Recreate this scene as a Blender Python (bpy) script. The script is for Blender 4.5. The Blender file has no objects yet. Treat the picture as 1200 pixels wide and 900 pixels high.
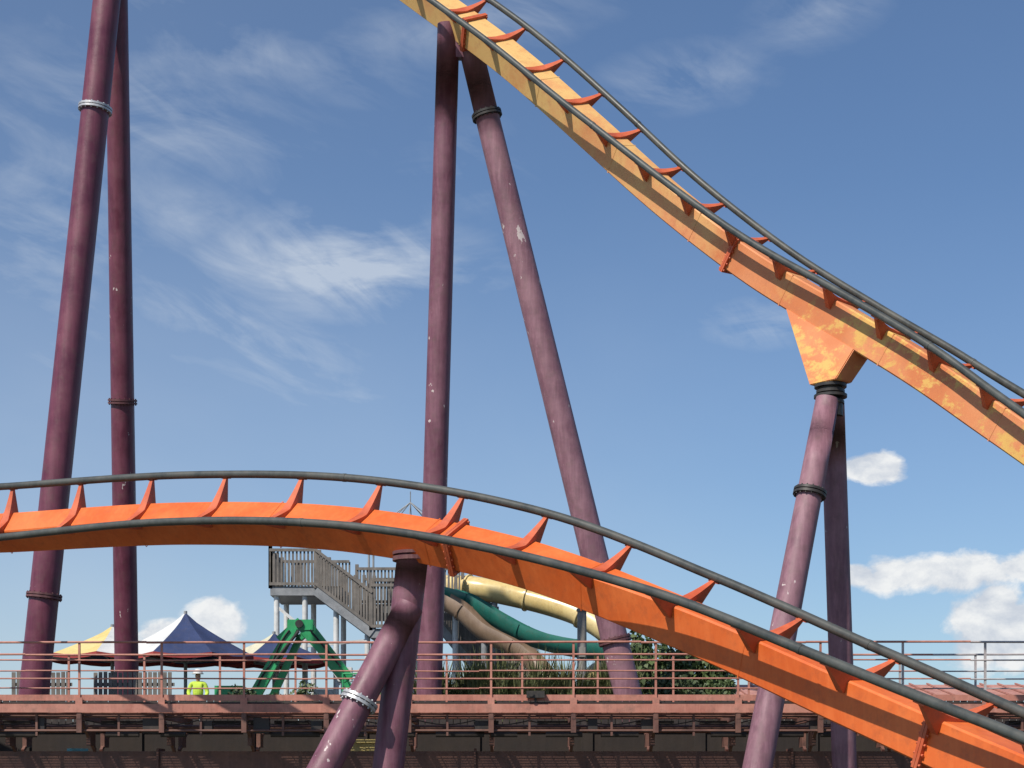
import bpy, bmesh, math, random
from mathutils import Vector, Matrix
random.seed(7)
S=bpy.context.scene
S.view_settings.view_transform='Standard'
S.view_settings.look='None'
S.view_settings.exposure=0
V=Vector
# ------------------------------------------------------------ materials
def newmat(name):
    m=bpy.data.materials.new(name); m.use_nodes=True
    nt=m.node_tree; return m,nt,nt.nodes['Principled BSDF']
def N(nt,t,**k):
    n=nt.nodes.new(t)
    for a,b in k.items():
        setattr(n,a,b)
    return n
def mixc(nt,fac,a,b,blend='MIX'):
    n=nt.nodes.new('ShaderNodeMix'); n.data_type='RGBA'; n.blend_type=blend
    if isinstance(fac,(int,float)): n.inputs[0].default_value=fac
    else: nt.links.new(fac,n.inputs[0])
    for i,v in ((6,a),(7,b)):
        if isinstance(v,(tuple,list)): n.inputs[i].default_value=(v[0],v[1],v[2],1)
        else: nt.links.new(v,n.inputs[i])
    return n.outputs[2]
def ramp(nt,src,p0,p1,v0=0,v1=1):
    n=nt.nodes.new('ShaderNodeMapRange'); n.inputs[1].default_value=p0; n.inputs[2].default_value=p1
    n.inputs[3].default_value=v0; n.inputs[4].default_value=v1; n.clamp=True
    nt.links.new(src,n.inputs[0]); return n.outputs[0]
def noise(nt,vec,scale,detail=5,rough=.6,dist=0):
    n=nt.nodes.new('ShaderNodeTexNoise'); n.inputs['Scale'].default_value=scale
    n.inputs['Detail'].default_value=detail; n.inputs['Roughness'].default_value=rough
    n.inputs['Distortion'].default_value=dist
    if vec is not None: nt.links.new(vec,n.inputs['Vector'])
    return n.outputs[0]
def mapping(nt,vec,scale=(1,1,1),rot=(0,0,0),loc=(0,0,0)):
    n=nt.nodes.new('ShaderNodeMapping'); n.inputs['Scale'].default_value=scale
    n.inputs['Rotation'].default_value=rot; n.inputs['Location'].default_value=loc
    nt.links.new(vec,n.inputs[0]); return n.outputs[0]
def paint(name,c1,c2,rough=.45,scale=1.2,chip=None,chipcol=(.60,.52,.50),streak=.35,bump=.02,metal=0,dirt=(.12,.09,.07),dirtamt=.35):
    m,nt,b=newmat(name)
    tc=N(nt,'ShaderNodeTexCoord').outputs['Object']
    n1=noise(nt,tc,scale,5,.65)
    col=mixc(nt,ramp(nt,n1,.38,.62),c1,c2)
    n2=noise(nt,mapping(nt,tc,(5,5,.35)),1.5,4,.7)
    col=mixc(nt,ramp(nt,n2,.45,.75,0,streak),col,tuple(min(1,x*1.7+.02) for x in c2))
    n3=noise(nt,tc,3.7,6,.75)
    col=mixc(nt,ramp(nt,n3,.5,.75,0,dirtamt),col,dirt)
    if chip:
        n4=noise(nt,mapping(nt,tc,(1,1,.55)),4.2,4,.62)
        n5=noise(nt,mapping(nt,tc,(1,1,.8),(0,0,0),(7,3,1)),.45,2,.5)
        th=N(nt,'ShaderNodeMath',operation='ADD'); nt.links.new(n4,th.inputs[0]); nt.links.new(ramp(nt,n5,.4,.65,-.07,.05),th.inputs[1])
        col=mixc(nt,ramp(nt,th.outputs[0],chip,chip+.008,0,.9),col,chipcol)
    nt.links.new(col,b.inputs['Base Color'])
    r=ramp(nt,n1,.3,.7,rough-.08,rough+.12); nt.links.new(r,b.inputs['Roughness'])
    b.inputs['Metallic'].default_value=metal
    bp=N(nt,'ShaderNodeBump'); bp.inputs['Strength'].default_value=.35; bp.inputs['Distance'].default_value=bump
    nt.links.new(n3,bp.inputs['Height']); nt.links.new(bp.outputs[0],b.inputs['Normal'])
    return m
M={}
M['purple']=paint('purple_paint',(.135,.045,.070),(.215,.092,.125),.5,.9,chip=.685,streak=.4,dirtamt=.45)
M['maroon']=paint('maroon_paint',(.105,.020,.042),(.165,.044,.072),.42,.9,chip=.70,streak=.3,dirtamt=.4)
M['mauve']=paint('mauve_paint',(.18,.082,.110),(.27,.14,.17),.55,.9,chip=.665,streak=.4,dirtamt=.4)
M['orange']=paint('orange_paint',(.64,.115,.020),(.74,.165,.036),.45,.5,streak=.2,dirtamt=.5,bump=.004,dirt=(.34,.08,.03))
M['tie']=paint('tie_red_orange',(.48,.085,.030),(.60,.13,.05),.5,1.5,streak=.15,dirtamt=.4,bump=.004)
M['rail']=paint('rail_steel_grey',(.042,.048,.045),(.075,.08,.072),.42,1.4,streak=.2,bump=.004,dirt=(.09,.06,.045))
M['galv']=paint('galvanised',(.42,.42,.43),(.6,.6,.6),.4,6,streak=.1,metal=.4,bump=.003)
M['rust']=paint('dark_bolts',(.10,.03,.04),(.14,.06,.06),.6,6,bump=.003)
M['cap']=paint('dark_plate',(.02,.02,.02),(.04,.035,.03),.5,3,bump=.003)
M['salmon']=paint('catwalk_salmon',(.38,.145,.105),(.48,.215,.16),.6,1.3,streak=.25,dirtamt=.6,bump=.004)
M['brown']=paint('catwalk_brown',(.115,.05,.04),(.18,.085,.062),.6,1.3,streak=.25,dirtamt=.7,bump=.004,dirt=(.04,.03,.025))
M['dark']=paint('dark_steel',(.022,.017,.016),(.04,.03,.026),.6,2,streak=.1,bump=.004)
M['greyrail']=paint('pale_grey_rail',(.36,.33,.33),(.48,.43,.42),.5,2,streak=.1,bump=.003)
M['wood']=paint('weathered_wood',(.115,.105,.095),(.19,.17,.15),.8,3,streak=.4,bump=.004)
M['greysteel']=paint('grey_steel',(.20,.21,.22),(.29,.30,.31),.5,2,streak=.1,bump=.003)
M['white']=paint('white_paint',(.55,.56,.55),(.68,.68,.66),.5,2,streak=.05,dirtamt=.35,bump=.003)
M['slide_y']=paint('slide_yellow',(.64,.47,.19),(.72,.56,.27),.3,.6,streak=.2,bump=.002)
M['slide_g']=paint('slide_teal',(.018,.12,.095),(.028,.17,.13),.3,.6,streak=.1,bump=.002)
M['slide_t']=paint('slide_tan',(.17,.115,.075),(.25,.175,.12),.35,.6,streak=.2,bump=.002)
M['boom']=paint('boom_green',(.02,.27,.09),(.035,.36,.13),.35,1.5,streak=.1,dirtamt=.3,bump=.002)
M['tyre']=paint('tyre',(.02,.02,.02),(.03,.03,.03),.8,5,bump=.004)
M['cream']=paint('canvas_cream',(.52,.50,.36),(.60,.57,.42),.8,1,streak=.1,bump=.01,dirtamt=.25)
M['yellow']=paint('canvas_yellow',(.60,.47,.17),(.66,.53,.23),.8,1,streak=.1,bump=.01,dirtamt=.25)
M['blue']=paint('canvas_blue',(.020,.035,.10),(.03,.05,.135),.8,1,streak=.1,bump=.01,dirtamt=.25)
M['red']=paint('canvas_red',(.28,.035,.035),(.35,.05,.045),.8,1,streak=.1,bump=.01,dirtamt=.25)
M['cwhite']=paint('canvas_white',(.55,.57,.57),(.64,.64,.62),.8,1,streak=.05,bump=.01,dirtamt=.25)
M['hivis']=paint('hivis',(.45,.65,.05),(.55,.72,.08),.7,5,streak=0,bump=.003,dirtamt=.1)
M['navy']=paint('navy_cloth',(.02,.025,.05),(.03,.035,.07),.8,5,streak=0,bump=.003)
M['skin']=paint('skin',(.45,.26,.18),(.5,.3,.21),.6,5,streak=0,bump=.001,dirtamt=0)
M['concrete']=paint('concrete',(.20,.19,.175),(.29,.27,.25),.85,1.5,streak=.3,dirtamt=.5,bump=.01)
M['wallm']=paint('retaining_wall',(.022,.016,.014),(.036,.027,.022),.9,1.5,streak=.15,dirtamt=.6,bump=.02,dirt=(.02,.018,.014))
M['roofred']=paint('faded_red_roof',(.38,.17,.135),(.46,.23,.18),.7,1,streak=.4,dirtamt=.3,bump=.01)
M['aqua']=paint('aqua_plastic',(.15,.42,.42),(.22,.5,.48),.5,2,bump=.003)
def fadedspine():
    m,nt,b=newmat('faded_orange_paint')
    tc=N(nt,'ShaderNodeTexCoord').outputs['Object']
    sx=N(nt,'ShaderNodeSeparateXYZ'); nt.links.new(tc,sx.inputs[0])
    n1=noise(nt,tc,.5,5,.6)
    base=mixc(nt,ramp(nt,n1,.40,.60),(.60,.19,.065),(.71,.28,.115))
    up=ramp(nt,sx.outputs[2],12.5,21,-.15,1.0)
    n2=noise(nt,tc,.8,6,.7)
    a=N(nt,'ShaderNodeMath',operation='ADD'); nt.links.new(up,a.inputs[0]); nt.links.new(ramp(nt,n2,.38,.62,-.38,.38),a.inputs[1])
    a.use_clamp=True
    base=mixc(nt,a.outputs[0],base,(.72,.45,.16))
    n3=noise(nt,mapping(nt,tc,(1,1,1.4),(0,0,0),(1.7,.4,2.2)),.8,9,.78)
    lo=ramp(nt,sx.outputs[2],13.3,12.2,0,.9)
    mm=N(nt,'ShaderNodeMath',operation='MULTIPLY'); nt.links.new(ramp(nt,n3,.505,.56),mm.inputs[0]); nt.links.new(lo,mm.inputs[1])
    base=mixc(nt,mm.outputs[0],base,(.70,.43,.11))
    n4=noise(nt,tc,4,7,.78)
    base=mixc(nt,ramp(nt,n4,.5,.75,0,.5),base,(.42,.13,.06))
    nt.links.new(base,b.inputs['Base Color']); b.inputs['Roughness'].default_value=.55
    bp=N(nt,'ShaderNodeBump'); bp.inputs['Strength'].default_value=.2; bp.inputs['Distance'].default_value=.004
    nt.links.new(n4,bp.inputs['Height']); nt.links.new(bp.outputs[0],b.inputs['Normal'])
    return m
M['faded']=fadedspine()
def leafmat(name,c1,c2):
    m,nt,b=newmat(name)
    tc=N(nt,'ShaderNodeTexCoord').outputs['Object']
    n=noise(nt,tc,2.2,6,.7)
    nt.links.new(mixc(nt,ramp(nt,n,.35,.65),c1,c2),b.inputs['Base Color']); b.inputs['Roughness'].default_value=.6
    return m
M['leaf']=leafmat('foliage',(.04,.07,.022),(.10,.14,.045))
M['grassleaf']=leafmat('ornamental_grass',(.07,.10,.03),(.19,.19,.085))
M['dleaf']=leafmat('dark_foliage',(.03,.05,.018),(.075,.10,.04))
M['soil']=leafmat('ground_soil',(.05,.045,.03),(.06,.07,.03))
M['asphalt']=paint('asphalt',(.045,.045,.045),(.06,.058,.055),.9,2,streak=0,bump=.01)
# ------------------------------------------------------------ mesh helpers
def empty(name,loc=(0,0,0)):
    e=bpy.data.objects.new(name,None); S.collection.objects.link(e); e.location=loc; return e
def finish(bm,name,mats,parent=None,smooth=None):
    bmesh.ops.recalc_face_normals(bm,faces=bm.faces)
    me=bpy.data.meshes.new(name); bm.to_mesh(me); bm.free()
    for m in (mats if isinstance(mats,(list,tuple)) else [mats]): me.materials.append(M[m])
    o=bpy.data.objects.new(name,me); S.collection.objects.link(o)
    if smooth is not None:
        for p in me.polygons: p.use_smooth=True
        try: me.set_sharp_from_angle(angle=math.radians(smooth))
        except Exception: pass
    if parent: o.parent=parent
    return o
def basis(d):
    d=d.normalized(); u=V((0,0,1)) if abs(d.z)<.95 else V((1,0,0))
    a=d.cross(u).normalized(); b=a.cross(d).normalized(); return a,b
def tube(bm,p0,p1,r0,r1=None,n=12,cap=True,mi=0):
    p0=V(p0);p1=V(p1); r1=r0 if r1 is None else r1
    a,b=basis(p1-p0); R=[]
    for p,r in ((p0,r0),(p1,r1)):
        R.append([bm.verts.new(p+a*math.cos(t)*r+b*math.sin(t)*r) for t in [2*math.pi*i/n for i in range(n)]])
    for i in range(n):
        f=bm.faces.new((R[0][i],R[0][(i+1)%n],R[1][(i+1)%n],R[1][i])); f.material_index=mi
    if cap:
        f=bm.faces.new(R[0][::-1]); f.material_index=mi
        f=bm.faces.new(R[1]); f.material_index=mi
def sweep(bm,pts,r,n=12,a0=0,a1=2*math.pi,mi=0,closed=True):
    rings=[]
    for i,p in enumerate(pts):
        d=(V(pts[min(i+1,len(pts)-1)])-V(pts[max(i-1,0)])).normalized()
        a=d.cross(V((0,0,1))).normalized(); b=a.cross(d).normalized()
        m=n if closed else n+1
        rings.append([bm.verts.new(V(p)+a*math.cos(t)*r+b*math.sin(t)*r) for t in [a0+(a1-a0)*k/n for k in range(m)]])
    for i in range(len(rings)-1):
        for k in range(n):
            k2=(k+1)%n if closed else k+1
            f=bm.faces.new((rings[i][k],rings[i][k2],rings[i+1][k2],rings[i+1][k])); f.material_index=mi
def beam(bm,p0,p1,w,h,mi=0,w1=None,h1=None):
    p0=V(p0);p1=V(p1);a,b=basis(p1-p0); R=[]
    for p,ww,hh in ((p0,w,h),(p1,w1 or w,h1 or h)):
        R.append([bm.verts.new(p+a*x*ww/2+b*y*hh/2) for x,y in ((-1,-1),(1,-1),(1,1),(-1,1))])
    for i in range(4):
        f=bm.faces.new((R[0][i],R[0][(i+1)%4],R[1][(i+1)%4],R[1][i])); f.material_index=mi
    f=bm.faces.new(R[0][::-1]); f.material_index=mi
    f=bm.faces.new(R[1]); f.material_index=mi
def box(bm,c,s,mi=0):
    x,y,z=c; a,b,d=s[0]/2,s[1]/2,s[2]/2
    v=[bm.verts.new((x+i*a,y+j*b,z+k*d)) for i,j,k in ((-1,-1,-1),(1,-1,-1),(1,1,-1),(-1,1,-1),(-1,-1,1),(1,-1,1),(1,1,1),(-1,1,1))]
    for q in ((0,1,2,3),(4,5,6,7),(0,1,5,4),(1,2,6,5),(2,3,7,6),(3,0,4,7)):
        f=bm.faces.new([v[i] for i in q]); f.material_index=mi
def catmull(P,k=12):
    out=[]
    Q=[tuple(2*a-b for a,b in zip(P[0],P[1]))]+list(P)+[tuple(2*a-b for a,b in zip(P[-1],P[-2]))]
    for i in range(1,len(Q)-2):
        for j in range(k):
            t=j/k
            out.append(tuple(.5*((2*b)+(-a+c)*t+(2*a-5*b+4*c-d)*t*t+(-a+3*b-3*c+d)*t**3) for a,b,c,d in zip(Q[i-1],Q[i],Q[i+1],Q[i+2])))
    out.append(P[-1]); return out
def resample(pts,step):
    out=[pts[0]]; acc=0; prev=pts[0]
    for p in pts[1:]:
        while True:
            L=(V(p[:3])-V(prev[:3])).length
            if acc+L<step: acc+=L; prev=p; break
            t=(step-acc)/L; prev=tuple(a+(b-a)*t for a,b in zip(prev,p)); out.append(prev); acc=0
    return out
# ------------------------------------------------------------ track
W=.60; D=.72
def build_track(name,key,matspine,tie_off,joints,spacing,G,H,curl):
    root=empty(name)
    P=resample(catmull(key,16),.2)
    F=[]
    for i,p in enumerate(P):
        T=(V(P[min(i+1,len(P)-1)][:3])-V(P[max(i-1,0)][:3])).normalized()
        Nn=V((-T.y,T.x,0)).normalized()
        U=T.cross(Nn)
        if U.z<0: U=-U
        ph=math.radians(p[3])
        Lv=Nn*math.cos(ph)+U*math.sin(ph); Ub=U*math.cos(ph)-Nn*math.sin(ph)
        F.append((V(p[:3]),T,Lv,Ub))
    bm=bmesh.new(); c=.03
    sec=[(-W/2+c,-D/2),(W/2-c,-D/2),(W/2,-D/2+c),(W/2,D/2-c),(W/2-c,D/2),(-W/2+c,D/2),(-W/2,D/2-c),(-W/2,-D/2+c)]
    R=[[bm.verts.new(p+L*x+U*(y-H)) for x,y in sec] for p,T,L,U in F]
    for i in range(len(R)-1):
        for k in range(8): bm.faces.new((R[i][k],R[i][(k+1)%8],R[i+1][(k+1)%8],R[i+1][k]))
    bm.faces.new(R[0]); bm.faces.new(R[-1])
    finish(bm,'spine',matspine,root,25)
    for nm,sg in (('near_rail',-1),('far_rail',1)):
        bm=bmesh.new(); n=14; R=[]
        for p,T,L,U in F:
            q=p+L*sg*G
            R.append([bm.verts.new(q+L*math.cos(t)*.08+U*math.sin(t)*.08) for t in [2*math.pi*k/n for k in range(n)]])
        for i in range(len(R)-1):
            for k in range(n): bm.faces.new((R[i][k],R[i][(k+1)%n],R[i+1][(k+1)%n],R[i+1][k]))
        i=20
        while i<len(F)-2:
            p,T,L,U=F[i]; q=p+L*sg*G; tube(bm,q-T*.04,q+T*.04,.086,n=14); i+=61
        finish(bm,nm,'rail',root,60)
    bm=bmesh.new()
    step=spacing/.2; i=tie_off/.2
    st_=-H+D/2
    while i<len(F)-1:
        k0=int(i); fr=i-k0
        p,T,L,U=F[k0]; p=p+T*fr*.2
        ls=[-(G-.01)+2*(G-.01)*k/24 for k in range(25)]
        def top(l): return st_+.05+(-.03-(st_+.05))*(abs(l)/G)**curl
        def bot(l):
            a=abs(l)
            if a<W/2-.02: return st_-.04
            return st_-.26+(.18-st_)*((a-W/2+.02)/(G-W/2+.02))**1.0
        def th(l): return .105-.07*(abs(l)/G)
        rows=[]
        for l in ls:
            t=th(l)
            rows.append([bm.verts.new(p+L*l+U*y+T*x) for x,y in ((-t,top(l)),(t,top(l)),(t,bot(l)),(-t,bot(l)))])
        for a in range(24):
            for k in range(4): bm.faces.new((rows[a][k],rows[a][(k+1)%4],rows[a+1][(k+1)%4],rows[a+1][k]))
        bm.faces.new(rows[0]); bm.faces.new(rows[-1])
        for sg in (-1,1):
            q=p+L*sg*(G-.015)-U*.07
            beam(bm,q-T*.11,q+T*.11,.06,.05)
        i+=step
    finish(bm,'crossties','tie',root,30)
    bm=bmesh.new()
    for j in joints:
        k=min(range(len(F)),key=lambda q:abs(F[q][0].x-j))
        p,T,L,U=F[k]; c0=p-U*H
        for s in (-.03,.03):
            vs=[]
            for e in (-.026,.026):
                vs.append([bm.verts.new(c0+T*(s+e)+L*x*(W/2+.075)+U*y*(D/2+.075)) for x,y in ((-1,-1),(1,-1),(1,1),(-1,1))])
            for q in range(4): bm.faces.new((vs[0][q],vs[0][(q+1)%4],vs[1][(q+1)%4],vs[1][q]))
            bm.faces.new(vs[0]); bm.faces.new(vs[1])
        for y in (-.38,-.22,-.07,.08,.23,.38):
            for x in (-1,1):
                q=c0+L*x*(W/2+.04)+U*y; tube(bm,q-T*.09,q+T*.09,.024,n=6)
        for x in (-.2,0,.2):
            q=c0+L*x-U*(D/2+.04); tube(bm,q-T*.09,q+T*.09,.024,n=6)
    finish(bm,'spine_joint_flanges','tie',root)
    bm=bmesh.new(); i=3.1/.2
    while i<len(F)-2:
        p,T,L,U=F[int(i)]; c0=p-U*H; vs=[]
        for e in (-.012,.012):
            vs.append([bm.verts.new(c0+T*e+L*x*(W/2+.006)+U*y*(D/2+.006)) for x,y in ((-1,-1),(1,-1),(1,1),(-1,1))])
        for q in range(4): bm.faces.new((vs[0][q],vs[0][(q+1)%4],vs[1][(q+1)%4],vs[1][q]))
        i+=spacing*2/.2
    finish(bm,'spine_weld_seams',matspine,root)
    return F
low=[(-18.0,41.8,7.75,60),(-13.83,39.5,8.06,58),(-11.55,38.5,8.05,56),(-7.24,36.2,7.96,47),(-3.39,33.9,7.51,41),(0,31.6,6.60,32),(2.9,29,5.267,14),(5.28,26.4,3.85,5),(7.14,23.8,2.64,-2),(8.25,22,1.95,-4),(9.2,20.6,1.65,-4)]
upk=[(-7.2,49.7,28.9,36),(-4.8,48,26.42,35),(-2.315,46.3,23.88,32),(0,44.5,21.41,29.5),(2.135,42.7,18.82,22),(4.1,41,16.40,10),(5.88,39.2,14.30,3),(7.48,37.4,12.60,-3),(8.9,35.6,11.03,-5),(10.14,33.8,9.45,-4),(11.6,31,7.35,-3),(12.8,28.6,6.0,0)]
HL=.68; HU=.58
FL=build_track('roller_coaster_track',low,'orange',1.25,(-1.15,6.35),1.98,.80,HL,1.3)
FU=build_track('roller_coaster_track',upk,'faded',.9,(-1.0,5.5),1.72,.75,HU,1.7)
def at(F,x):
    return F[min(range(len(F)),key=lambda q:abs(F[q][0].x-x))]
# ------------------------------------------------------------ supports
def flange(bm,p,d,r,mi=0,bolts=True):
    d=d.normalized(); a,b=basis(d)
    for s in (-.04,.04):
        tube(bm,p+d*(s-.028),p+d*(s+.028),r+.085,n=32,mi=mi)
    if bolts:
        for k in range(16):
            t=2*math.pi*k/16; q=p+(a*math.cos(t)+b*math.sin(t))*(r+.045)
            tube(bm,q-d*.10,q+d*.10,.02,n=6,mi=mi)
def column(parent,nm,p0,p1,r0,r1,mat,fl=()):
    p0=V(p0);p1=V(p1)
    bm=bmesh.new(); n=14
    for i in range(n):
        a=p0.lerp(p1,i/n); b=p0.lerp(p1,(i+1)/n)
        tube(bm,a,b,r0+(r1-r0)*i/n,r0+(r1-r0)*(i+1)/n,n=36,cap=(i in(0,n-1)))
    bmesh.ops.remove_doubles(bm,verts=bm.verts,dist=.0005)
    finish(bm,nm,mat,parent,50)
    d=p1-p0
    for i,(z,fm) in enumerate(fl):
        t=(z-p0.z)/d.z; bm=bmesh.new(); flange(bm,p0+d*t,d,r0+(r1-r0)*t)
        finish(bm,nm+'_flange_%d'%(i+1),fm,parent,40)
    bm=bmesh.new(); box(bm,(p0.x,p0.y,p0.z+.04),(1.3,1.3,.08))
    for x in (-.5,.5):
        for y in (-.5,.5): tube(bm,(p0.x+x,p0.y+y,p0.z+.05),(p0.x+x,p0.y+y,p0.z+.2),.03,n=6)
    finish(bm,nm+'_foot','rust',parent)
def ext(p,q,z):
    p=V(p);q=V(q); t=(z-p.z)/(q.z-p.z); return p+(q-p)*t
TZ=3.4
s1=empty('coaster_support')
A0,A1=V((-13.49,48,4.1)),V((-11.40,48,24.0))
B0,B1=V((-11.95,53,4.35)),V((-11.28,48.6,25.4))
column(s1,'near_leg',ext(A0,A1,TZ),ext(A0,A1,28),.42,.37,'maroon',((7.25,'rust'),(20.95,'galv')))
column(s1,'far_leg',ext(B0,B1,TZ),ext(B0,B1,28),.37,.31,'maroon',((1.7+460*.0255,'rust'),))
s2=empty('coaster_support')
p,T,L,U=at(FU,-1.35); c0=p-U*HU
top=c0-U*.2
C1=top+V((-.30,0,.15)); D1=top+V((.22,.1,-.15))
column(s2,'near_leg',ext((-2.33,48,4.58),C1,TZ),C1,.36,.30,'purple')
column(s2,'far_leg',ext((3.16,46.8,4.5),D1,TZ),D1,.385,.32,'mauve',((5.9,'rust'),(20.1,'cap')))
bm=bmesh.new(); beam(bm,top+V((.02,0,-.1)),top+V((.0,.05,-.75)),.42,.3,0,.3,.25); finish(bm,'gusset_plate','purple',s2)
s3=empty('coaster_support')
Et=V((6.92,37.25,10.30))
column(s3,'near_leg',ext((5.18,36,2.24),Et,0),Et+V((-.03,0,0)),.33,.26,'mauve',((8.2,'cap'),))
column(s3,'far_leg',ext((7.5,38.5,2.28),Et+V((.12,.25,0)),0),Et+V((.12,.25,0)),.28,.26,'mauve')
bm=bmesh.new()
for k,(z,r,) in enumerate(((10.22,.30),(10.36,.36),(10.46,.31),(10.58,.35))): tube(bm,(6.97,37.35,z),(6.97,37.35,z+.06),r,n=28)
tube(bm,(6.97,37.35,9.95),(6.97,37.35,10.3),.27,n=28)
tube(bm,(6.97,37.35,10.5),(6.97,37.35,10.72),.25,n=28)
finish(bm,'bearing_cap','cap',s3,40)
ia=min(range(len(FU)),key=lambda q:abs(FU[q][0].x-6.70)); ib=min(range(len(FU)),key=lambda q:abs(FU[q][0].x-8.0))
bm=bmesh.new()
def sp(i,x):
    p,T,L,U=FU[i]; return p-U*(HU+D/2-.05)+L*x
ta=[sp(ia,-W/2-.003),sp(ia,W/2),sp(ib,W/2),sp(ib,-W/2-.003)]
Th=(FU[ib][0]-FU[ia][0]); Th.z=0; Th.normalize(); Nh=V((-Th.y,Th.x,0))
bb=[V((6.97,37.35,10.66))+Th*a*.36+Nh*b*.28 for a,b in ((-1,-1),(-1,1),(1,1),(1,-1))]
va=[bm.verts.new(v) for v in ta]; vb=[bm.verts.new(v) for v in bb]
for k in range(4): bm.faces.new((va[k],va[(k+1)%4],vb[(k+1)%4],vb[k]))
bm.faces.new(va); bm.faces.new(vb[::-1])
bmesh.ops.bevel(bm,geom=[e for e in bm.edges],offset=.02,segments=2,affect='EDGES')
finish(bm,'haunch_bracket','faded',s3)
s4=empty('coaster_support')
p,T,L,U=at(FL,-2.15); c0=p-U*(HL+.2)
Gt=V((c0.x,c0.y,c0.z))
sc=Gt.y/31
Gb=V((-2.25*sc,31*sc,1.7+.47*sc))
column(s4,'upright_leg',ext(Gb,Gt,0),Gt,.31,.31,'purple')
Ht=Gt+(Gb-Gt)*.27+V((.06,-.10,0))
column(s4,'raking_leg',ext((-3.33*sc,30.2*sc,1.7+.45*sc),Ht,0),Ht,.31,.28,'purple',((1.7+108*.0165,'galv'),))
bm=bmesh.new(); tube(bm,Gt+V((0,0,-.28)),Gt+V((0,0,-.2)),.42,n=28); tube(bm,Gt+V((0,0,-.16)),Gt+V((0,0,-.1)),.42,n=28); finish(bm,'saddle_flange','rust',s4)
# ------------------------------------------------------------ brake run with catwalks
cw=empty('coaster_catwalk')
X0,X1=-24,24
DZ=3.86; RT=5.25
def railing(nm,y,sp_,off):
    bm=bmesh.new()
    x=X0+off
    while x<X1:
        mi=1 if x>9.0 else 0
        box(bm,(x,y,(DZ+RT)/2-.1),(.05,.05,RT-DZ+.2),mi=mi)
        box(bm,(x,y-.04,DZ-.02),(.16,.03,.22),mi=0)
        x+=sp_
    for z,r in ((RT,.026),(RT-.42,.018),(RT-.86,.018)):
        xx=X0
        while xx<X1:
            mi=1 if xx>8.9 else 0; dz=random.uniform(-.012,.012)
            tube(bm,(xx,y-.03,z+dz),(xx+3.86,y-.03,z+random.uniform(-.012,.012)),r,n=8,mi=mi); xx+=3.86
    finish(bm,nm,['salmon','greyrail'],cw)
railing('near_handrail',40.0,1.93,.35)
railing('far_handrail',43.6,1.93,1.1)
bm=bmesh.new()
for y in (40.0,43.62): box(bm,(0,y-.04,DZ-.16),(X1-X0,.06,.20),0)
for y in (40.02,43.55): box(bm,(0,y,DZ+.09),(X1-X0,.02,.14),0)
finish(bm,'edge_channels','salmon',cw)
bm=bmesh.new()
for ya,yb in ((40.03,40.85),(42.85,43.5)):
    y=ya
    while y<yb: box(bm,(0,y,DZ-.03),(X1-X0,.012,.035)); y+=.045
    x=X0
    while x<X1: box(bm,(x,(ya+yb)/2,DZ-.034),(.012,yb-ya,.03)); x+=.3
finish(bm,'deck_grating','dark',cw)
bm=bmesh.new()
x=X0+.35; k=0
while x<X1:
    box(bm,(x,41.8,DZ-.34),(.09,3.7,.14))
    for sg in (-1,1):
        beam(bm,(x,41.8+sg*.3,2.75),(x,41.8+sg*1.65,DZ-.40),.07,.09)
        box(bm,(x,41.8+sg*.7,3.02),(.10,.5,.34))
    box(bm,(x,40.01,DZ-.5),(.12,.1,.46))
    box(bm,(x+.9,40.12,DZ-.55),(.05,.07,.5))
    x+=1.93; k+=1
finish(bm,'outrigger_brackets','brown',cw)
bm=bmesh.new()
box(bm,(0,41.8,2.42),(X1-X0,.66,.62))
x=X0
while x<X1: box(bm,(x,41.8,2.42),(.05,.8,.76)); x+=7.7
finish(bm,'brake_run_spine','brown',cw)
bm=bmesh.new()
for y,z,r in ((41.1,3.28,.075),(42.5,3.28,.075)): tube(bm,(X0,y,z),(X1,y,z),r,n=12)
for y,z,r in ((40.2,3.52,.03),(40.1,3.18,.03)): tube(bm,(X0,y,z),(X1,y,z),r,n=8)
finish(bm,'rails_and_conduits','brown',cw,60)
bm=bmesh.new()
x=X0+1
while x<X1:
    if random.random()<.7:
        box(bm,(x+random.uniform(0,.8),41.3,3.35),(random.uniform(.3,1.1),.35,.22))
    if random.random()<.6:
        tube(bm,(x+.4,40.35,3.1),(x+.4+random.uniform(.5,1.2),40.35,3.1),.07,n=10)
    if random.random()<.5: box(bm,(x+.2,40.25,3.3),(random.uniform(.15,.4),.2,random.uniform(.2,.4)))
    pts=[(x+t*1.3/6,40.18,3.42-.10*math.sin(math.pi*t/6)) for t in range(7)]
    for a,b in zip(pts,pts[1:]): tube(bm,a,b,.014,n=5,cap=False)
    x+=1.3
finish(bm,'brake_calipers_and_cables','dark',cw)
bm=bmesh.new()
x=-20
while x<X1: tube(bm,(x,41.8,0),(x,41.8,2.15),.3,n=24); x+=8.2
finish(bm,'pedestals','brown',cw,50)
bm=bmesh.new(); box(bm,(.55,39.9,4.02),(.42,.16,.16)); tube(bm,(.45,39.78,4.02),(.45,39.84,4.02),.06,n=12); box(bm,(.55,39.97,3.9),(.05,.05,.2))
finish(bm,'position_sensor','cap',cw)
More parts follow.
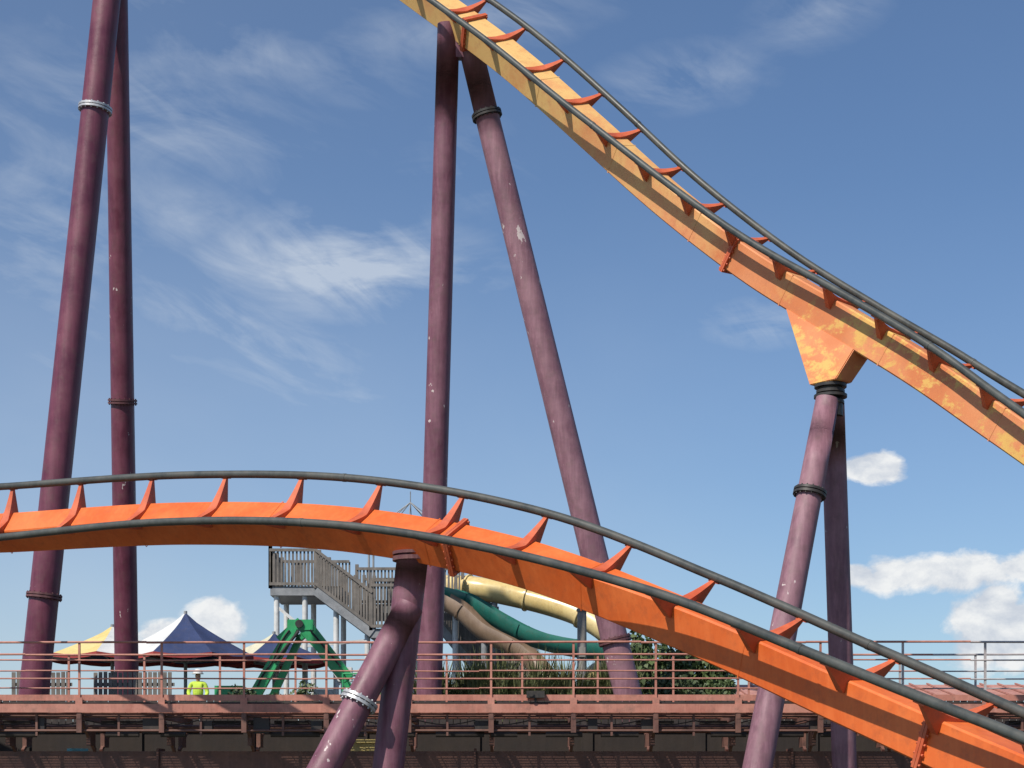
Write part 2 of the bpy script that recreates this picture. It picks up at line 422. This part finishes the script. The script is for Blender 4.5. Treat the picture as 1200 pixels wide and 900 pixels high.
# ------------------------------------------------------------ terrain
bm=bmesh.new(); v=[bm.verts.new(q) for q in ((-1500,-400,0),(1500,-400,0),(1500,45.6,0),(-1500,45.6,0))]; bm.faces.new(v)
finish(bm,'ground','soil')
bm=bmesh.new(); v=[bm.verts.new(q) for q in ((-1500,45.9,TZ),(1500,45.9,TZ),(1500,3000,TZ),(-1500,3000,TZ))]; bm.faces.new(v)
finish(bm,'terrace_ground','asphalt')
bm=bmesh.new(); box(bm,(0,45.7,TZ/2-.05),(200,.4,TZ+.1))
x=-40
while x<40: box(bm,(x,45.47,TZ/2),(.3,.08,TZ)); x+=3
box(bm,(0,45.68,TZ+.07),(200,.55,.12))
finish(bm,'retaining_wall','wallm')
bm=bmesh.new(); x=-26
while x<26:
    h=random.uniform(.80,.84); box(bm,(x,46.05,TZ+.02+h/2),(.17,.03,h)); x+=.19
for z in (.2,.65): box(bm,(0,46.1,TZ+z),(52,.05,.08))
finish(bm,'board_fence','dark')
# ------------------------------------------------------------ water-slide tower
tw=empty('water_slide_tower')
wood=bmesh.new(); st=bmesh.new(); wh=bmesh.new()
def pick(p0,p1,h=1.25,gap=.125):
    p0=V(p0);p1=V(p1); n=max(1,int((p1-p0).length/gap))
    for i in range(n+1):
        q=p0.lerp(p1,i/n); box(wood,(q.x,q.y,q.z+h/2+.06),(.065,.035,h+random.uniform(-.02,.02)) if abs((p1-p0).x)>abs((p1-p0).y) else (.035,.065,h))
        if i%14==0: box(wood,(q.x,q.y+.04,q.z+h/2+.1),(.12,.12,h+.25))
    for z in (.12,h+.06): beam(wood,p0+V((0,-.04,z)),p1+V((0,-.04,z)),.06,.10)
def deck(x0,x1,y0,y1,z):
    box(st,((x0+x1)/2,(y0+y1)/2,z-.14),(x1-x0,y1-y0,.28))
    box(wood,((x0+x1)/2,(y0+y1)/2,z+.02),(x1-x0,y1-y0,.04))
def flight(p0,p1,w):
    p0=V(p0);p1=V(p1); n=max(3,int(abs(p1.z-p0.z)/.19))
    for y in (0,w):
        beam(st,p0+V((0,y,-.12)),p1+V((0,y,-.12)),.08,.32)
    for i in range(n):
        q=p0.lerp(p1,(i+.5)/n); box(wood,(q.x,q.y+w/2,q.z),(.3,w-.1,.05))
    pick(p0,p1); pick(p0+V((0,w,0)),p1+V((0,w,0)))
deck(-8.5,-6.0,60,63,8.95); pick((-8.5,60,8.95),(-6.9,60,8.95)); pick((-8.5,60,8.95),(-8.5,63,8.95)); pick((-8.5,63,8.95),(-6,63,8.95))
flight((-6.9,59.9,8.95),(-4.9,59.9,7.45),1.2)
deck(-4.95,-3.2,59.9,63,7.45); pick((-4.95,61.3,7.6),(-3.2,61.3,7.6),1.7); pick((-3.2,59.9,7.45),(-3.2,63,7.45)); pick((-4.95,59.88,7.45),(-3.3,59.88,7.45),1.5)
deck(-5.6,-1.9,61.6,64.6,8.5); pick((-5.6,61.6,8.5),(-1.9,61.6,8.5)); pick((-5.6,64.6,8.5),(-1.9,64.6,8.5))
flight((-2.6,60.6,7.85),(-.4,60.6,5.2),1.2)
deck(-3.2,-2.55,60.6,62,7.7)
deck(-.4,1.2,60.5,62,5.2); pick((-.4,60.45,5.2),(1.2,60.45,5.2),1.1)
flight((-1.8,62.2,8.3),(.9,62.2,5.6),1.2)
for x in (-8.3,-7.3,-6.2,-5.1,-3.4,-2.0,-.2,.8):
    for y in (60.2,62.8):
        top=8.7 if x<-6 else (7.3 if x<-3 else (8.3 if x<-1 else 5.0))
        tube(wh,(x,y,TZ),(x,y,top),.10,n=12)
beam(wh,(-8.3,60.2,8.3),(-6.2,60.2,6.6),.08,.1); beam(wh,(-7.3,60.2,6.9),(-5.1,60.2,7.1),.08,.1); beam(wh,(-6.2,60.2,5.5),(-4.0,60.2,7.0),.09,.09)
beam(wh,(-8.3,60.2,6.9),(-7.3,60.2,6.9),.08,.08)
box(wh,(-5.9,60.3,5.9),(.5,.4,.5)); box(wh,(-6.6,60.4,5.2),(.8,.5,.35))
finish(wood,'slatted_railings_and_treads','wood',tw); finish(st,'frames_and_stringers','greysteel',tw); finish(wh,'posts','white',tw)
bm=bmesh.new(); ap=V((-3.75,63,12.45))
tube(bm,ap,ap+V((0,0,.4)),.02,n=6)
for k in range(8):
    t=2*math.pi*k/8; q=ap+V((2.0*math.cos(t),1.5*math.sin(t),-1.5)); tube(bm,ap,q,.018,n=6)
    q2=ap+V((2.0*math.cos(t+math.pi/4),1.5*math.sin(t+math.pi/4),-1.5)); tube(bm,q,q2,.018,n=6)
for x,y in ((-5.2,62),(-2.3,62),(-5.2,64),(-2.3,64)): tube(bm,(x,y,8.5),(x,y,10.95),.04,n=8)
finish(bm,'canopy_frame','greysteel',tw)
def slide(pts,r,mat,a0,a1,closed):
    e=empty('water_slide'); P=resample(catmull(pts,10),.25); bm=bmesh.new()
    sweep(bm,P,r,20,a0,a1,closed=closed)
    if not closed: sweep(bm,P,r*1.06,20,a0,a1,closed=False)
    finish(bm,'chute',mat,e,50)
    bm=bmesh.new()
    for i in range(4,len(P)-1,9):
        d=(V(P[i+1])-V(P[i]))
        if closed: tube(bm,V(P[i])-d*.12,V(P[i])+d*.12,r+.06,n=20)
        else: sweep(bm,[V(P[i])-d*.15,V(P[i])+d*.15],r+.07,16,a0,a1,closed=False)
    finish(bm,'joint_flanges',mat,e,40)
    bm=bmesh.new()
    for i in range(8,len(P)-1,14):
        q=V(P[i])
        if q.z-r>TZ+.5: tube(bm,(q.x,q.y,TZ),(q.x,q.y,q.z-r),.12,n=12)
    finish(bm,'support_posts','greysteel',e,50)
slide([(-2.4,63,9.35),(-1.3,62.3,9.2),(.3,62,8.85),(1.6,61.5,8.45),(2.6,61,8.0),(3.5,60.6,7.3),(3.8,61.5,6.6),(3.0,63,6.0)],.42,'slide_y',0,2*math.pi,True)
slide([(-2.3,61,9.0),(-1.5,60.6,8.7),(-.4,60.2,8.0),(.7,59.8,7.4),(1.8,59.4,7.05),(3.0,59,6.8),(4.2,58.6,6.4)],.50,'slide_g',math.pi*.95,math.pi*2.05,False)
slide([(-2.4,59.6,8.6),(-1.7,59.2,8.15),(-.9,58.9,7.4),(0,58.6,6.9),(.7,58.3,6.4),(1.0,58,5.7),(.6,57.5,5.0),(-.4,57.2,4.7)],.42,'slide_t',math.pi*.9,math.pi*2.1,False)
# ------------------------------------------------------------ boom lift
bl=empty('boom_lift')
bm=bmesh.new(); y=56
beam(bm,(-8.50,y-.15,4.75),(-7.15,y-.15,7.15),.34,.38,0,.30,.30)
beam(bm,(-7.95,y+.2,4.75),(-6.95,y+.2,6.9),.22,.22)
beam(bm,(-6.75,y,7.15),(-5.35,y,5.45),.38,.50,0,.30,.36)
beam(bm,(-6.3,y-.02,6.35),(-5.2,y-.02,5.05),.22,.22)
beam(bm,(-7.35,y,7.22),(-6.5,y,7.22),.44,.34)
beam(bm,(-7.65,y,6.75),(-6.95,y,7.38),.30,.20); beam(bm,(-6.95,y,6.8),(-6.5,y,7.2),.3,.2)
box(bm,(-8.5,y,4.35),(2.3,1.5,.7)); box(bm,(-9.2,y,4.9),(.9,1.3,.6))
finish(bm,'booms_and_turret','boom',bl)
bm=bmesh.new()
for x in (-9.5,-7.5):
    for yy in (y-1.0,y+1.0): tube(bm,(x,yy-.18,TZ+.45),(x,yy+.18,TZ+.45),.45,n=24)
tube(bm,(-7.75,y-.36,6.0),(-6.95,y-.36,7.0),.05,n=8); tube(bm,(-6.95,y-.3,7.25),(-6.95,y+.3,7.25),.13,n=16)
pts=[(-8.3+i*.13,y-.34,5.2+i*.235+.06*math.sin(i*1.3)) for i in range(9)]
for a,b in zip(pts,pts[1:]): tube(bm,a,b,.03,n=6,cap=False)
tube(bm,(-6.6,y-.26,7.05),(-5.6,y-.26,5.85),.035,n=6)
box(bm,(-8.5,y,TZ+.5),(2.4,1.2,.3))
finish(bm,'wheels_hoses_and_cylinders','tyre',bl,40)
bm=bmesh.new()
for x in (-5.5,-4.5):
    for yy in (y-.5,y+.5): tube(bm,(x,yy,4.5),(x,yy,5.6),.03,n=8)
for z in (4.5,5.05,5.6):
    for a,b in (((-5.5,y-.5),(-4.5,y-.5)),((-5.5,y+.5),(-4.5,y+.5)),((-5.5,y-.5),(-5.5,y+.5)),((-4.5,y-.5),(-4.5,y+.5))): tube(bm,(*a,z),(*b,z),.025,n=8)
box(bm,(-5,y,4.45),(1.05,1.05,.06)); beam(bm,(-5.4,y,5.6),(-5.4,y,4.6),.12,.12)
finish(bm,'work_platform','boom',bl)
# ------------------------------------------------------------ shade umbrellas
def umbrella(cx,cy,zt,ze,r,cols,rot):
    e=empty('shade_umbrella'); bm=bmesh.new(); n=8; m=6; R=[]
    for j in range(m+1):
        f=j/m; rr=r*f; z=zt-(zt-ze)*(f**.82)
        ring=[]
        for k in range(n*4):
            t=rot+2*math.pi*k/(n*4); ph=(k%4)/4
            sc=1-(1-math.cos(math.pi/n))*math.sin(math.pi*ph)
            sag=-.10*f*math.sin(math.pi*ph)*(1-.2*f)
            ring.append(bm.verts.new((cx+rr*sc*math.cos(t),cy+rr*sc*math.sin(t),z+sag)))
        R.append(ring)
    for j in range(m):
        for k in range(n*4):
            a,b,c,d=R[j][k],R[j][(k+1)%(n*4)],R[j+1][(k+1)%(n*4)],R[j+1][k]
            f=bm.faces.new((a,b,c,d)); f.material_index=cols[(k//4)%n]
    low=[bm.verts.new(v.co+V((0,0,-.13))) for v in R[-1]]
    for k in range(n*4):
        f=bm.faces.new((R[-1][k],R[-1][(k+1)%(n*4)],low[(k+1)%(n*4)],low[k])); f.material_index=4
    bmesh.ops.remove_doubles(bm,verts=bm.verts,dist=.001)
    finish(bm,'canopy',['cwhite','yellow','blue','cream','red'],e)
    bm=bmesh.new(); tube(bm,(cx,cy,TZ),(cx,cy,zt+.05),.06,n=12)
    for k in range(n):
        t=rot+2*math.pi*k/n; tube(bm,(cx,cy,ze-.2),(cx+r*.9*math.cos(t),cy+r*.9*math.sin(t),ze+.05),.02,n=6)
    finish(bm,'mast_and_ribs','greysteel',e)
umbrella(-13.7,58.5,7.45,6.40,2.25,[3,0,2,0,3,1,0,3],0)
umbrella(-11.0,57.5,7.80,6.30,2.45,[2,2,2,0,0,0,2,2],math.radians(-14))
umbrella(-8.3,59.5,7.30,6.35,2.0,[2,3,0,3,3,3,2,2],math.radians(-16))
# ------------------------------------------------------------ fence, pole, shed, tanks
bm=bmesh.new()
for xa,xb in ((-14.6,-12.9),(-12.2,-9.9)):
    x=xa
    while x<xb:
        box(bm,(x,50,TZ+.93),(.11,.03,1.86+random.uniform(-.03,.03))); x+=.145
    for z in (.4,1.5): box(bm,((xa+xb)/2,50.05,TZ+z),(xb-xa,.05,.1))
finish(bm,'wooden_picket_fence','wood')
bm=bmesh.new(); tube(bm,(2.13,52,TZ),(2.13,52,7.25),.15,.14,n=20); tube(bm,(2.13,52,7.25),(2.13,52,7.33),.17,n=20); box(bm,(2.13,51.85,6.0),(.2,.1,.3))
finish(bm,'concrete_pole','concrete',None,50)
sh=empty('red_roof_shed')
bm=bmesh.new()
v=[bm.verts.new(q) for q in ((6.2,54,4.75),(24,54,4.75),(24,58,5.4),(6.2,58,5.4),(6.2,54,4.65),(24,54,4.65),(24,58,5.3),(6.2,58,5.3))]
for q in ((0,1,2,3),(4,5,6,7),(0,1,5,4),(1,2,6,5),(2,3,7,6),(3,0,4,7)): bm.faces.new([v[i] for i in q])
x=6.3
while x<24: beam(bm,(x,53.98,4.79),(x,58,5.44),.05,.05); x+=.6
finish(bm,'roof','roofred',sh)
bm=bmesh.new(); box(bm,(15.1,56,TZ+.6),(17.2,3.2,1.2)); finish(bm,'walls','concrete',sh)
for tx,tr,th_ in ((-12.6,.5,2.6),(-11.3,.45,2.75)):
    bm=bmesh.new(); tube(bm,(tx,44.4,0),(tx,44.4,th_),tr,n=24); tube(bm,(tx,44.4,th_),(tx,44.4,th_+.12),tr*.6,n=20)
    for z in (.6,1.2,1.8): tube(bm,(tx,44.4,z),(tx,44.4,z+.08),tr+.03,n=24)
    finish(bm,'plastic_storage_tank','aqua',None,40)
bm=bmesh.new(); box(bm,(-3.8,44.3,1.5),(1.6,.8,3.0)); box(bm,(-3.8,44.3,3.05),(1.7,.9,.1)); box(bm,(-3.8,43.88,1.6),(.06,.03,2.6)); finish(bm,'equipment_cabinet','yellow')
# ------------------------------------------------------------ vegetation
def leaves(bm,c,r,n,size,up=0):
    for i in range(n):
        while True:
            q=V((random.uniform(-1,1),random.uniform(-1,1),random.uniform(-1,1)))
            if .25<q.length<1: break
        p=V(c)+V((q.x*r[0],q.y*r[1],q.z*r[2]))
        d=V((random.gauss(0,1),random.gauss(0,1),random.gauss(0,1)+up)).normalized(); a,b=basis(d)
        t=random.uniform(0,math.pi); a2=a*math.cos(t)+b*math.sin(t); s=size*random.uniform(.6,1.3)
        bm.faces.new([bm.verts.new(p-a2*s*.3),bm.verts.new(p+d*s*.5),bm.verts.new(p+a2*s*.3),bm.verts.new(p-d*s*.5)])
def blades(bm,cx,cy,z,n,h,spread,w=.02):
    for i in range(n):
        t=random.uniform(0,2*math.pi); l=random.uniform(.1,1)*spread; hh=h*random.uniform(.6,1.1)
        b=V((cx+random.uniform(-.15,.15),cy+random.uniform(-.15,.15),z)); d=V((math.cos(t),math.sin(t),0)); s=V((-d.y,d.x,0))*w
        p1=b+d*l*.3+V((0,0,hh*.6)); p2=b+d*l+V((0,0,hh*random.uniform(.75,1)))
        v=[bm.verts.new(q) for q in (b-s,b+s,p1+s,p1-s)]; bm.faces.new(v)
        bm.faces.new((v[3],v[2],bm.verts.new(p2)))
bm=bmesh.new()
x=-2.6
while x<3.6:
    blades(bm,x,49.5+random.uniform(-.6,.6),TZ,170,random.uniform(1.8,2.6),.9,.024); x+=.26
finish(bm,'ornamental_grass','grassleaf')
bs=empty('bamboo_clump'); bm=bmesh.new()
cul=[]
for i in range(80):
    x=random.uniform(3.6,6.7); yy=random.uniform(51,53); h=random.uniform(1.9,3.3); l=random.uniform(-.25,.25)
    tube(bm,(x,yy,TZ),(x+l,yy,TZ+h),.022,.01,n=5); cul.append((x,yy,h,l))
finish(bm,'culms','grassleaf',bs)
bm=bmesh.new()
for x,yy,h,l in cul:
    for k in range(9):
        f=random.uniform(.2,1); leaves(bm,(x+l*f,yy,TZ+h*f),(.20,.2,.3),9,.22,-.8)
finish(bm,'leaves','leaf',bs)
def shrub(cx,cy,w,h,n,mat='leaf'):
    e=empty('shrub'); bm=bmesh.new()
    for k in range(6): tube(bm,(cx,cy,TZ),(cx+random.uniform(-w,w)*.6,cy+random.uniform(-.4,.4),TZ+h*random.uniform(.5,.8)),.03,.01,n=5)
    finish(bm,'stems','wood',e)
    bm=bmesh.new()
    for k in range(9): leaves(bm,(cx+random.uniform(-w,w)*.7,cy+random.uniform(-.4,.4),TZ+h*random.uniform(.3,.85)),(w*.38,.45,h*.25),n//9,.14)
    finish(bm,'leaves',mat,e)
shrub(-6.3,50,1.0,1.7,1500,'leaf'); shrub(-4.3,50.5,1.0,1.5,1500,'leaf'); shrub(3.0,50.5,.9,2.1,1700,'leaf'); shrub(-8.0,50.5,.6,1.4,900,'dleaf'); shrub(6.2,50,.6,1.8,1100,'leaf'); shrub(4.6,49.6,1.0,1.7,1600,'dleaf'); shrub(1.2,51,1.1,2.3,1800,'leaf')
bm=bmesh.new()
for k in range(150):
    x=-160+k*2.2+random.uniform(-1,1); yy=210+random.uniform(-8,8); h=random.uniform(5,8)
    tube(bm,(x,yy,TZ),(x,yy,TZ+h*.6),.25,.1,n=5)
    for j in range(4): leaves(bm,(x+random.uniform(-1.5,1.5),yy,TZ+h*random.uniform(.4,.85)),(1.8,1.8,1.5),30,1.1)
finish(bm,'distant_treeline','dleaf')
# ------------------------------------------------------------ worker
wk=empty('maintenance_worker')
wx,wy=-9.05,49.2
def skinned(nm,pts,edges,rad,mat):
    me=bpy.data.meshes.new(nm); me.from_pydata([V(p) for p in pts],edges,[]); me.materials.append(M[mat])
    o=bpy.data.objects.new(nm,me); S.collection.objects.link(o); o.parent=wk
    o.modifiers.new('s','SKIN')
    for i,r in enumerate(rad): me.skin_vertices[0].data[i].radius=(r,r)
    me.skin_vertices[0].data[0].use_root=True
    o.modifiers.new('d','SUBSURF').levels=1
    return o
def W3(x,y,z): return (wx+x,wy+y,TZ+z)
skinned('trousers',[W3(0,0,.98),W3(-.1,0,.9),W3(-.12,-.02,.5),W3(-.13,.02,.08),W3(.1,0,.9),W3(.13,-.06,.5),W3(.16,.0,.08)],[(0,1),(1,2),(2,3),(0,4),(4,5),(5,6)],[.15,.11,.08,.06,.11,.08,.06],'navy')
skinned('hivis_jacket',[W3(0,0,1.0),W3(0,0,1.25),W3(0,0,1.45),W3(-.2,0,1.46),W3(-.27,-.05,1.2),W3(-.2,-.25,1.08),W3(.2,0,1.46),W3(.28,-.03,1.2),W3(.24,-.2,1.05)],[(0,1),(1,2),(2,3),(3,4),(4,5),(2,6),(6,7),(7,8)],[.15,.17,.12,.075,.06,.045,.075,.06,.045],'hivis')
skinned('head_and_neck',[W3(0,0,1.5),W3(0,-.01,1.6),W3(0,-.02,1.68),W3(0,-.02,1.76)],[(0,1),(1,2),(2,3)],[.055,.06,.095,.08],'skin')
skinned('hands',[W3(-.2,-.25,1.08),W3(-.17,-.33,1.06)],[(0,1)],[.035,.03],'skin')
bm=bmesh.new(); bmesh.ops.create_uvsphere(bm,u_segments=20,v_segments=12,radius=.14)
for v in list(bm.verts):
    if v.co.z<-.01: v.co.z=-.01
    v.co+=V(W3(0,-.02,1.76))
tube(bm,W3(0,-.05,1.745),W3(0,-.05,1.76),.17,n=20)
finish(bm,'hard_hat','white',wk,50)
# ------------------------------------------------------------ world
w=bpy.data.worlds.new('World'); S.world=w; w.use_nodes=True; nt=w.node_tree
bg=nt.nodes['Background']
sky=nt.nodes.new('ShaderNodeTexSky'); sky.sky_type='NISHITA'; sky.sun_disc=False
sunv=V((-.45,-.58,.82)).normalized()
el=math.asin(sunv.z); az=math.atan2(sunv.x,sunv.y)
sky.sun_elevation=el; sky.sun_rotation=az; sky.air_density=1.0; sky.dust_density=.5; sky.ozone_density=2.2
tc=N(nt,'ShaderNodeTexCoord').outputs['Generated']
sx=N(nt,'ShaderNodeSeparateXYZ'); nt.links.new(tc,sx.inputs[0])
def mth(op,a,b=None,clamp=False):
    n=nt.nodes.new('ShaderNodeMath'); n.operation=op; n.use_clamp=clamp
    for i,v in enumerate((a,b)):
        if v is None: continue
        if isinstance(v,(int,float)): n.inputs[i].default_value=v
        else: nt.links.new(v,n.inputs[i])
    return n.outputs[0]
yy=mth('MAXIMUM',mth('ABSOLUTE',sx.outputs[1]),.08)
u=mth('DIVIDE',sx.outputs[0],yy); v=mth('DIVIDE',sx.outputs[2],yy)
cb=nt.nodes.new('ShaderNodeCombineXYZ'); nt.links.new(u,cb.inputs[0]); nt.links.new(v,cb.inputs[1])
uv=cb.outputs[0]
def bump(cu,cv,ru,rv,rot=0):
    m=mapping(nt,uv,(1,1,1),(0,0,0),(-cu,-cv,0))
    m=mapping(nt,m,(1,1,1),(0,0,-rot)); m=mapping(nt,m,(1/ru,1/rv,1))
    l=nt.nodes.new('ShaderNodeVectorMath'); l.operation='LENGTH'; nt.links.new(m,l.inputs[0])
    return ramp(nt,l.outputs[1],1,0,0,1)
wv=mapping(nt,mapping(nt,uv,(1,1,1),(0,0,math.radians(12))),(3.6,8,1),(0,0,0),(2.3,1.1,0))
c1=noise(nt,wv,2.2,9,.60,1.0)
wv2=mapping(nt,mapping(nt,uv,(1,1,1),(0,0,math.radians(28))),(4,13,1),(0,0,0),(7.3,2.1,0))
c2=noise(nt,wv2,3.0,7,.6,1.6)
cmix=mth('ADD',mth('MULTIPLY',c1,.72),mth('MULTIPLY',c2,.28))
big=noise(nt,mapping(nt,uv,(1,1.6,1),(0,0,0),(5.2,3.1,0)),4.5,4,.55,.4)
left=ramp(nt,u,.06,-.18,0,1)
cir=mth('MULTIPLY',ramp(nt,cmix,.43,.74,0,1),ramp(nt,big,.36,.62,0,1))
cir=mth('MULTIPLY',cir,left)
patches=None
for b_,k in ((bump(-.10,.310,.12,.045,math.radians(-3)),1.15),(bump(-.22,.40,.16,.06,math.radians(-12)),.45),(bump(-.15,.265,.14,.04,math.radians(-25)),.8),(bump(-.20,.34,.10,.04,math.radians(-15)),.5),(bump(.10,.42,.07,.028,math.radians(8)),.45),(bump(.18,.46,.06,.03,math.radians(20)),.45),(bump(-.03,.45,.12,.03,math.radians(10)),.5),(bump(-.27,.33,.1,.12),.5),(bump(-.14,.43,.12,.03,-.2),.5),(bump(.148,.275,.05,.020,0),.8),(bump(-.03,.36,.06,.05,.5),.3)):
    t=mth('MULTIPLY',mth('MULTIPLY',b_,ramp(nt,cmix,.38,.66,0,1)),k*1.6)
    patches=t if patches is None else mth('MAXIMUM',patches,t)
cir=mth('MAXIMUM',mth('MULTIPLY',cir,.7),patches,True)
cir=mth('MULTIPLY',cir,.60)
veil=mth('MULTIPLY',ramp(nt,v,.36,.05,.06,.40),ramp(nt,u,.18,-.28,.26,1))
veil=mth('MULTIPLY',veil,ramp(nt,big,.3,.7,.7,1.15))
cir=mth('MAXIMUM',cir,veil)
cn=noise(nt,mapping(nt,uv,(1,1.4,1)),22,9,.6,.2)
cum=None
for b_ in (bump(.290,.098,.058,.036),bump(.285,.112,.03,.022),bump(.255,.128,.075,.019),bump(.31,.132,.05,.014),bump(.2125,.192,.028,.013),bump(-.172,.098,.026,.022),bump(-.20,.090,.03,.014),bump(.20,.128,.02,.01)):
    cum=b_ if cum is None else mth('MAXIMUM',cum,b_)
gate=ramp(nt,cum,.0,.12)
cum=mth('ADD',mth('MULTIPLY',cum,1.3),mth('MULTIPLY',mth('SUBTRACT',cn,.5),2.2))
cumm=mth('MULTIPLY',ramp(nt,cum,.28,.62,0,.97),gate)
sh1=noise(nt,mapping(nt,uv,(1,1.4,1),(0,0,0),(.006,-.010,0)),22,9,.6,.2)
rel=mth('SUBTRACT',cn,sh1)      # self-shading: thicker toward the sun = darker below
front=mth('GREATER_THAN',sx.outputs[1],0)
cumm=mth('MULTIPLY',cumm,front)
tint=mixc(nt,1.0,sky.outputs[0],(.83,.97,1.13),'MULTIPLY')
col=mixc(nt,cir,tint,(7.3,7.9,8.6))
cc=mixc(nt,ramp(nt,rel,-.12,.10),(6.3,6.8,7.6),(9.4,9.5,9.5))
col=mixc(nt,cumm,col,cc)
nt.links.new(col,bg.inputs[0]); bg.inputs[1].default_value=.095
sd=bpy.data.lights.new('sun','SUN'); sd.energy=4.9; sd.angle=math.radians(.53); sd.color=(1,.93,.83)
so=bpy.data.objects.new('sun',sd); S.collection.objects.link(so); so.rotation_euler=(-sunv).to_track_quat('-Z','Y').to_euler()
# ------------------------------------------------------------ camera
cd=bpy.data.cameras.new('camera'); cam=bpy.data.objects.new('camera',cd); S.collection.objects.link(cam)
cam.location=(0,0,1.7); cam.rotation_euler=(math.radians(90),0,0)
cd.lens=60; cd.sensor_width=36; cd.shift_y=.40; cd.clip_end=6000; cd.clip_start=.1
S.camera=cam
